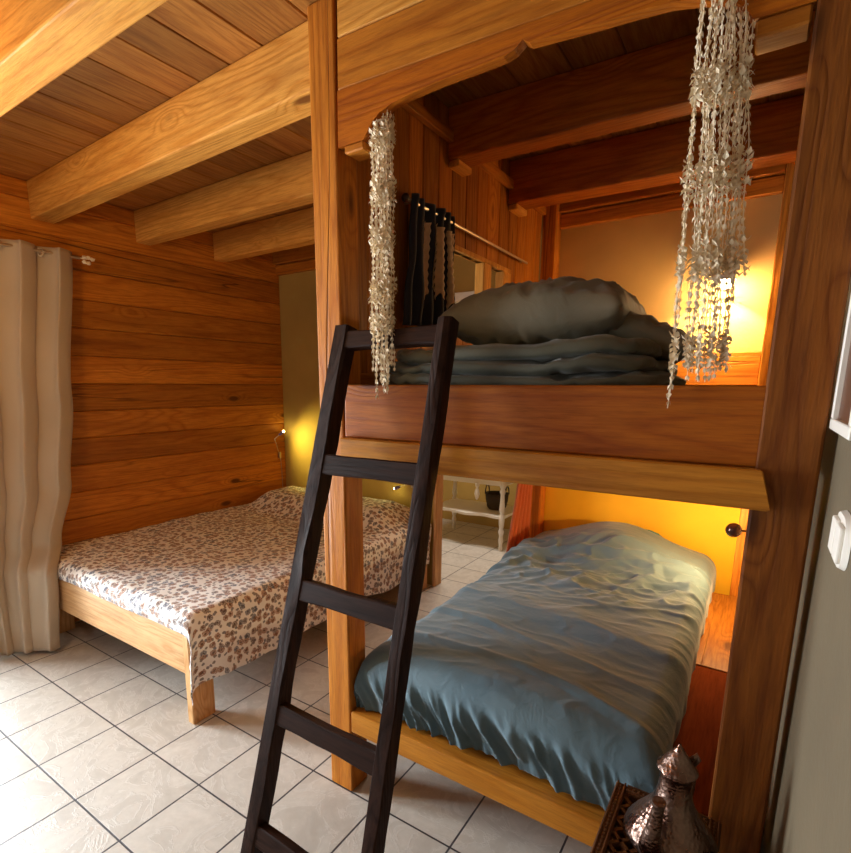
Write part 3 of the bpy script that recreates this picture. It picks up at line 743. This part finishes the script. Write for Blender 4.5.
b = BM(); tube(b, [(3.36, 1.50, .943), (3.514, 1.50, .943)], .005, 8); mesh('stalk', b, M_lampblk, kl)
b = BM(); ball(b, (3.336, 1.562, .928), .018, 12); mesh('bulb', b, M_bulb2, kl, smooth=True)
def reading(p0, p1, p2, head, label, cable=None, led=(0, 0, -1)):
    t = thing('reading_lamp', label, 'lamp', p0, 'slim reading lamps at the head of the double bed')
    b = BM(); box(b, p0[0] - .012, p0[0] + .012, p0[1] - .012, p0[1] + .012, p0[2] - .03, p0[2] + .03, .003); mesh('mount', b, M_metal, t)
    b = BM(); tube(b, [p0, p1, p2, head], .004, 8); mesh('arm', b, M_metal, t)
    d = (Vector(head) - Vector(p2)).normalized()
    b = BM(); tube(b, [Vector(head), Vector(head) + d * .05], [.010, .016], 14); mesh('lamp_head', b, simple('lamp_violet', (.18, .14, .45), .3, .5), t, auto=40)
    b = BM(); ball(b, Vector(head) + d * .052, .012, 10); mesh('led', b, M_led, t, smooth=True)
    if cable:
        b = BM(); tube(b, cable, .0025, 6); mesh('cable', b, M_metal, t)
reading((-.337, 2.03, .96), (-.325, 1.99, 1.05), (-.33, 1.97, 1.12), (-.30, 2.00, 1.155), 'slim reading lamp in the boarded corner at the head of the double bed', [(-.345, 2.05, .93), (-.345, 2.06, .78), (-.345, 2.065, .64)])
reading((1.12, 2.108, .83), (1.13, 2.05, .84), (1.11, 2.01, .835), (1.05, 2.02, .812), 'reading lamp with a bluish head seen between the ladder rails')
# ------------------------------------------------------------------ rust curtain
rc = thing('rust_curtain', 'rust-red gathered curtain hanging at the head of the lower bunk beside the doorway', 'curtain', (2.14, 1.9, .36))
def rc_fn(u, v):
    z = 1.395 - v * 1.0; y = 1.80 - .17 * sst(.3, 1., v) * (1 - u) - .03 * v + u * .20
    x = 2.135 + .018 * math.sin(u * 5 * 2 * PI + .4) * (.7 + .3 * v) + .02 * u
    return Vector((x, y, z)), (u, v)
grid('cloth', 70, 20, rc_fn, M_rust, rc, thick=.003)
b = BM(); tube(b, [(2.14, 1.72, 1.385), (2.14, 2.008, 1.385)], .006, 8); mesh('rod', b, M_brass, rc)
# ------------------------------------------------------------------ console table and basket in the far room
ct = thing('console_table', 'white console table with turned legs and a scalloped shelf beyond the doorway', 'table', (1.03, 3.53, 0))
TX0, TX1, TY0, TY1 = .60, 1.42, 3.28, 3.80
b = BM(); box(b, TX0 - .03, TX1 + .03, TY0 - .03, TY1 + .03, .735, .76, .005, 2); mesh('table_top', b, M_white, ct)
b = BM(); box(b, TX0, TX1, TY0, TY0 + .02, .655, .734, .003); box(b, TX0, TX1, TY1 - .02, TY1, .655, .734, .003); box(b, TX0, TX0 + .02, TY0 + .021, TY1 - .021, .655, .734, .003); box(b, TX1 - .02, TX1, TY0 + .021, TY1 - .021, .655, .734, .003); mesh('apron', b, M_white, ct)
lprof = [(.012, 0), (.016, .02), (.013, .06), (.020, .11), (.013, .15), (.024, .20), (.014, .225), (.020, .26), (.022, .30), (.022, .36), (.014, .38), (.022, .42), (.017, .50), (.015, .57), (.024, .60), (.015, .625), (.024, .65), (.024, .735)]
for x in (TX0 + .02, TX1 - .02):
    for y in (TY0 + .02, TY1 - .02):
        b = BM(); lathe(b, [(r_ * 1.3, z_) for r_, z_ in lprof], (x, y, 0), 14); mesh('leg', b, M_white, ct, smooth=True)
b = BM(); poly = [(TX0, .0), (TX1, .0)]
pts = []; n = 28
for q in range(n + 1):
    f = q / n; pts.append((TX0 + (TX1 - TX0) * f, TY0 + .01 - .03 * math.sin(f * PI) * math.cos(f * 4 * PI) - .01))
lo = [b.verts.new((x, y, .325)) for x, y in pts] + [b.verts.new((TX1, TY1, .325)), b.verts.new((TX0, TY1, .325))]
hi = [b.verts.new((v.co.x, v.co.y, .350)) for v in lo]
b.faces.new(lo[::-1]); b.faces.new(hi)
for q in range(len(lo)): b.faces.new((lo[q], lo[(q + 1) % len(lo)], hi[(q + 1) % len(lo)], hi[q]))
mesh('shelf', b, M_white, ct)
b = BM(); lathe(b, [(.004, -.0), (.016, .015), (.026, .06), (.020, .10), (.012, .12), (.022, .15), (.022, .17)], (1.13, TY0 + .01, .49), 14); mesh('drop_finial', b, M_white, ct, smooth=True)
bk = thing('basket', 'dark wicker basket with looped handles under the white console table', 'basket', (1.22, 3.62, .35))
M_wick = simple('dark_wicker', (.045, .03, .02), .7, bump=(90, .8, .01))
b = BM(); lathe(b, [(.08, 0), (.10, .03), (.115, .10), (.12, .17), (.112, .17), (.105, .10), (.09, .03), (.0, .02)], (1.22, 3.58, .351), 20, cap=False); mesh('basket_body', b, M_wick, bk, smooth=True)
for s in (-1, 1):
    b = BM(); tube(b, [(1.22 + s * .11 + .0, 3.58 + .05 * math.cos(a * PI / 8), .51 + .09 * math.sin(a * PI / 8)) for a in range(9)], .006, 6); mesh('handle', b, M_wick, bk)
# ------------------------------------------------------------------ right wall: picture and switch
pf = thing('picture_frame', 'white picture frame on the grey wall, cut by the right edge of the photo', 'picture frame', (3.50, -.16, 1.53))
y0, y1, z0, z1 = -.30, .002, 1.530, 1.93
b = BM()
for a in ((y0, y1, z0, z0 + .022), (y0, y1, z1 - .022, z1), (y0, y0 + .022, z0 + .022, z1 - .022), (y1 - .022, y1, z0 + .022, z1 - .022)): box(b, 3.497, 3.514, *a, .002)
mesh('frame', b, M_white, pf)
b = BM(); box(b, 3.507, 3.513, y0 + .022, y1 - .022, z0 + .022, z1 - .022); mesh('picture', b, simple('dark_print', (.12, .05, .025), .4), pf)
sw = thing('light_switch', 'white light switch on the grey wall beside the bunk post', 'light switch', (3.51, -.25, 1.37))
b = BM(); n = 28; cy, cz = -.310, 1.368
pl = [(cy + .068 * math.copysign(abs(math.cos(2 * PI * q / n)) ** .6, math.cos(2 * PI * q / n)), cz + .045 * math.copysign(abs(math.sin(2 * PI * q / n)) ** .6, math.sin(2 * PI * q / n))) for q in range(n)]
a_ = [b.verts.new((3.514, y, z)) for y, z in pl]; c_ = [b.verts.new((3.506, cy + (y - cy) * .93, cz + (z - cz) * .93)) for y, z in pl]
b.faces.new(a_); b.faces.new(c_[::-1])
for q in range(n): b.faces.new((a_[q], a_[(q + 1) % n], c_[(q + 1) % n], c_[q]))
mesh('switch_plate', b, M_white, sw, auto=50)
for yy in (-.340, -.280):
    b = BM(); box(b, 3.499, 3.507, yy - .024, yy + .024, cz - .03, cz + .03, .003, 2); mesh('rocker', b, M_white, sw)
# ------------------------------------------------------------------ carved table and teapot
tb = thing('carved_table', 'small dark carved table with a lattice top holding a metal teapot', 'table', (3.29, -.22, 0))
X0, X1, Y0, Y1, ZT = 3.166, 3.411, -.42, -.045, .56
b = BM()
for x0, x1, y0, y1 in ((X0, X0 + .028, Y0, Y1), (X1 - .028, X1, Y0, Y1), (X0 + .028, X1 - .028, Y1 - .028, Y1), (X0 + .028, X1 - .028, Y0, Y0 + .028)):
    box(b, x0, x1, y0, y1, ZT - .03, ZT, .003)
    # carved ridges and beads
    if x1 - x0 < .05:
        box(b, x0 + .003, x0 + .007, y0, y1, ZT, ZT + .004, .001); box(b, x1 - .007, x1 - .003, y0, y1, ZT, ZT + .004, .001)
        y = y0 + .01
        while y < y1 - .006: ball(b, ((x0 + x1) / 2, y, ZT), .005, 6, (1, 1, .7)); y += .0125
    else:
        box(b, x0, x1, y0 + .003, y0 + .007, ZT, ZT + .004, .001); box(b, x0, x1, y1 - .007, y1 - .003, ZT, ZT + .004, .001)
        x = x0 + .006
        while x < x1 - .004: ball(b, (x, (y0 + y1) / 2, ZT), .005, 6, (1, 1, .7)); x += .0125
mesh('top_frame', b, M_carved, tb)
b = BM(); st = .044; ix0, ix1, iy0, iy1 = X0 + .028, X1 - .028, Y0 + .028, Y1 - .028
def clipseg(px, py, dx, dy):
    ts = []
    lo_, hi_ = -10, 10
    for p_, d_, a0, a1 in ((px, dx, ix0, ix1), (py, dy, iy0, iy1)):
        t0, t1 = (a0 - p_) / d_, (a1 - p_) / d_
        if t0 > t1: t0, t1 = t1, t0
        lo_, hi_ = max(lo_, t0), min(hi_, t1)
    return (lo_, hi_) if hi_ - lo_ > .008 else None
for sgn in (1, -1):
    k = -20
    while k < 30:
        px = ix0 + k * st; r_ = clipseg(px, iy0, 1, sgn)
        if r_:
            p = Vector((px + r_[0], iy0 + sgn * r_[0], ZT - .012)); q = Vector((px + r_[1], iy0 + sgn * r_[1], ZT - .012))
            d = (q - p).normalized(); sd = Vector((-d.y, d.x, 0)) * .0042; up = Vector((0, 0, .007))
            hexa(b, [p - sd - up, q - sd - up, q + sd - up, p + sd - up, p - sd + up, q - sd + up, q + sd + up, p + sd + up])
        k += 1
mesh('lattice', b, M_carved, tb)
b = BM(); box(b, X0 + .029, X1 - .029, Y0 + .029, Y1 - .029, ZT - .09, ZT - .082); mesh('lower_tray', b, M_carved, tb)
for x in (X0 + .002, X1 - .032):
    for y in (Y0 + .002, Y1 - .032):
        b = BM(); box(b, x, x + .03, y, y + .03, 0, ZT - .031, .003); mesh('leg', b, M_carved, tb)
b = BM()
for x0, x1, y0, y1 in ((X0 + .008, X0 + .02, Y0 + .034, Y1 - .034), (X1 - .02, X1 - .008, Y0 + .034, Y1 - .034), (X0 + .034, X1 - .034, Y1 - .02, Y1 - .008), (X0 + .034, X1 - .034, Y0 + .008, Y0 + .02)):
    box(b, x0, x1, y0, y1, ZT - .10, ZT - .031, .002)
mesh('apron', b, M_carved, tb)
tp = thing('teapot', 'hammered copper teapot with a pointed lid and tall spout on the carved table', 'teapot', (3.315, -.20, ZT))
PX, PY = 3.312, -.21
b = BM(); lathe(b, [(.055, .0), (.057, .006), (.052, .010), (.066, .018), (.090, .028), (.097, .040), (.094, .052), (.083, .070), (.070, .088), (.057, .106), (.046, .124), (.039, .142), (.035, .160), (.033, .180), (.034, .204), (.037, .208), (.035, .212)], (PX, PY, ZT), 40); mesh('pot_body', b, M_pot, tp, smooth=True)
b = BM(); lathe(b, [(.038, .212), (.042, .216), (.040, .222), (.034, .227), (.024, .243), (.013, .259), (.005, .271), (.002, .277)], (PX, PY, ZT), 32); mesh('lid', b, M_pot, tp, auto=60)
b = BM(); tube(b, [(PX + .030, PY + .02, ZT + .226), (PX + .038, PY + .022, ZT + .240), (PX + .034, PY + .02, ZT + .252), (PX + .024, PY + .018, ZT + .238)], .005, 8); mesh('lid_hinge', b, M_pot, tp, smooth=True)
b = BM(); pth = [(-.020, -.050, .040), (-.026, -.082, .055), (-.028, -.100, .080), (-.026, -.106, .11), (-.022, -.112, .15), (-.019, -.118, .19), (-.018, -.124, .212)]
tube(b, [(PX + x, PY + y, ZT + z) for x, y, z in pth], [.030, .027, .023, .018, .0135, .0115, .013], 18); mesh('spout', b, M_pot, tp, auto=60)
b = BM(); pth = [(.012, .034, .20), (.02, .06, .21), (.026, .08, .19), (.03, .10, .15), (.03, .105, .11), (.026, .09, .07)]
tube(b, [(PX + x, PY + y, ZT + z) for x, y, z in pth], .006, 10); mesh('handle', b, M_pot, tp, smooth=True)
# ------------------------------------------------------------------ no pendant lamp built; a warm fill light is added below
# ------------------------------------------------------------------ lights
def area(name, loc, rot, sx, sy, power, col):
    l = bpy.data.lights.new(name, 'AREA'); l.shape = 'RECTANGLE'; l.size = sx; l.size_y = sy; l.energy = power; l.color = col
    o = bpy.data.objects.new(name, l); o.location = loc; o.rotation_euler = rot; COL.objects.link(o); return o
area('daylight_french_door', (XL - .25, (WY0 + WY1) / 2, 1.12), (0, -PI / 2, 0), 2.0, 1.15, 250, (.86, .94, 1.))
area('rear_window_fill', ((FX0 + FX1) / 2, YF - .16, 1.55), (PI / 2, 0, 0), 1.45, 1.05, 7, (1., .90, .74))  # added soft fill, sent in through the unseen rear window
area('far_room_fill', (1.2, 3.0, 2.55), (0, 0, 0), .9, .5, 32, (1., .93, .85))  # added overhead fill
def plight(name, loc, power, col, r=.04):
    l = bpy.data.lights.new(name, 'POINT'); l.energy = power; l.color = col; l.shadow_soft_size = r
    o = bpy.data.objects.new(name, l); o.location = loc; COL.objects.link(o); return o
def spot(name, loc, tgt, power, col, ang, blend=.4, r=.02):
    l = bpy.data.lights.new(name, 'SPOT'); l.energy = power; l.color = col; l.spot_size = ang; l.spot_blend = blend; l.shadow_soft_size = r
    o = bpy.data.objects.new(name, l); o.location = loc; d = Vector(tgt) - Vector(loc); o.rotation_euler = d.to_track_quat('-Z', 'Y').to_euler(); COL.objects.link(o); return o
plight('warm_fill_light', (.9, -1.0, 2.32), 18, (1., .60, .24), .12)  # added warm fill from out of view, without any lamp fixture
spot('reading_led_beam', (-.20, 1.86, 1.17), (.05, 2.12, 1.05), 12, (1., .86, .22), 2.3, 1.)
spot('wall_lamp_beam', (3.15, 1.985, 2.12), (3.08, 2.09, 1.6), 34, (1., .68, .30), 2.15, .22)
# world
w = bpy.data.worlds.new('world'); S.world = w; w.use_nodes = True
w.node_tree.nodes['Background'].inputs[0].default_value = (.75, .87, 1, 1); w.node_tree.nodes['Background'].inputs[1].default_value = 1.2
# ------------------------------------------------------------------ camera
f, yaw, pitch, roll, px, py = 524.05, 2.178, -.1926, .0033, 392.9, 487.5
cd = bpy.data.cameras.new('camera'); cam = bpy.data.objects.new('camera', cd); COL.objects.link(cam); S.camera = cam
fw = Vector((math.cos(pitch) * math.cos(yaw), math.cos(pitch) * math.sin(yaw), math.sin(pitch)))
r = fw.cross(Vector((0, 0, 1))).normalized(); u = r.cross(fw)
r2_ = r * math.cos(roll) + u * math.sin(roll); u2 = -r * math.sin(roll) + u * math.cos(roll)
M = Matrix((r2_, u2, -fw)).transposed().to_4x4(); M.translation = Vector((3.376, -1.422, 1.616)); cam.matrix_world = M
cd.sensor_fit = 'HORIZONTAL'; cd.sensor_width = 36; cd.lens = f / 851 * 36
cd.shift_x = (425.5 - px) / 851; cd.shift_y = (py - 426.5) / 851; cd.clip_start = .02
S.view_settings.view_transform = 'Standard'; S.view_settings.look = 'None'; S.view_settings.gamma = 1; S.view_settings.use_curve_mapping = False
S.view_settings.exposure = .45
try:
    S.cycles.use_denoising = True; S.cycles.max_bounces = 8; S.cycles.diffuse_bounces = 6; S.cycles.sample_clamp_indirect = 4
except Exception: pass
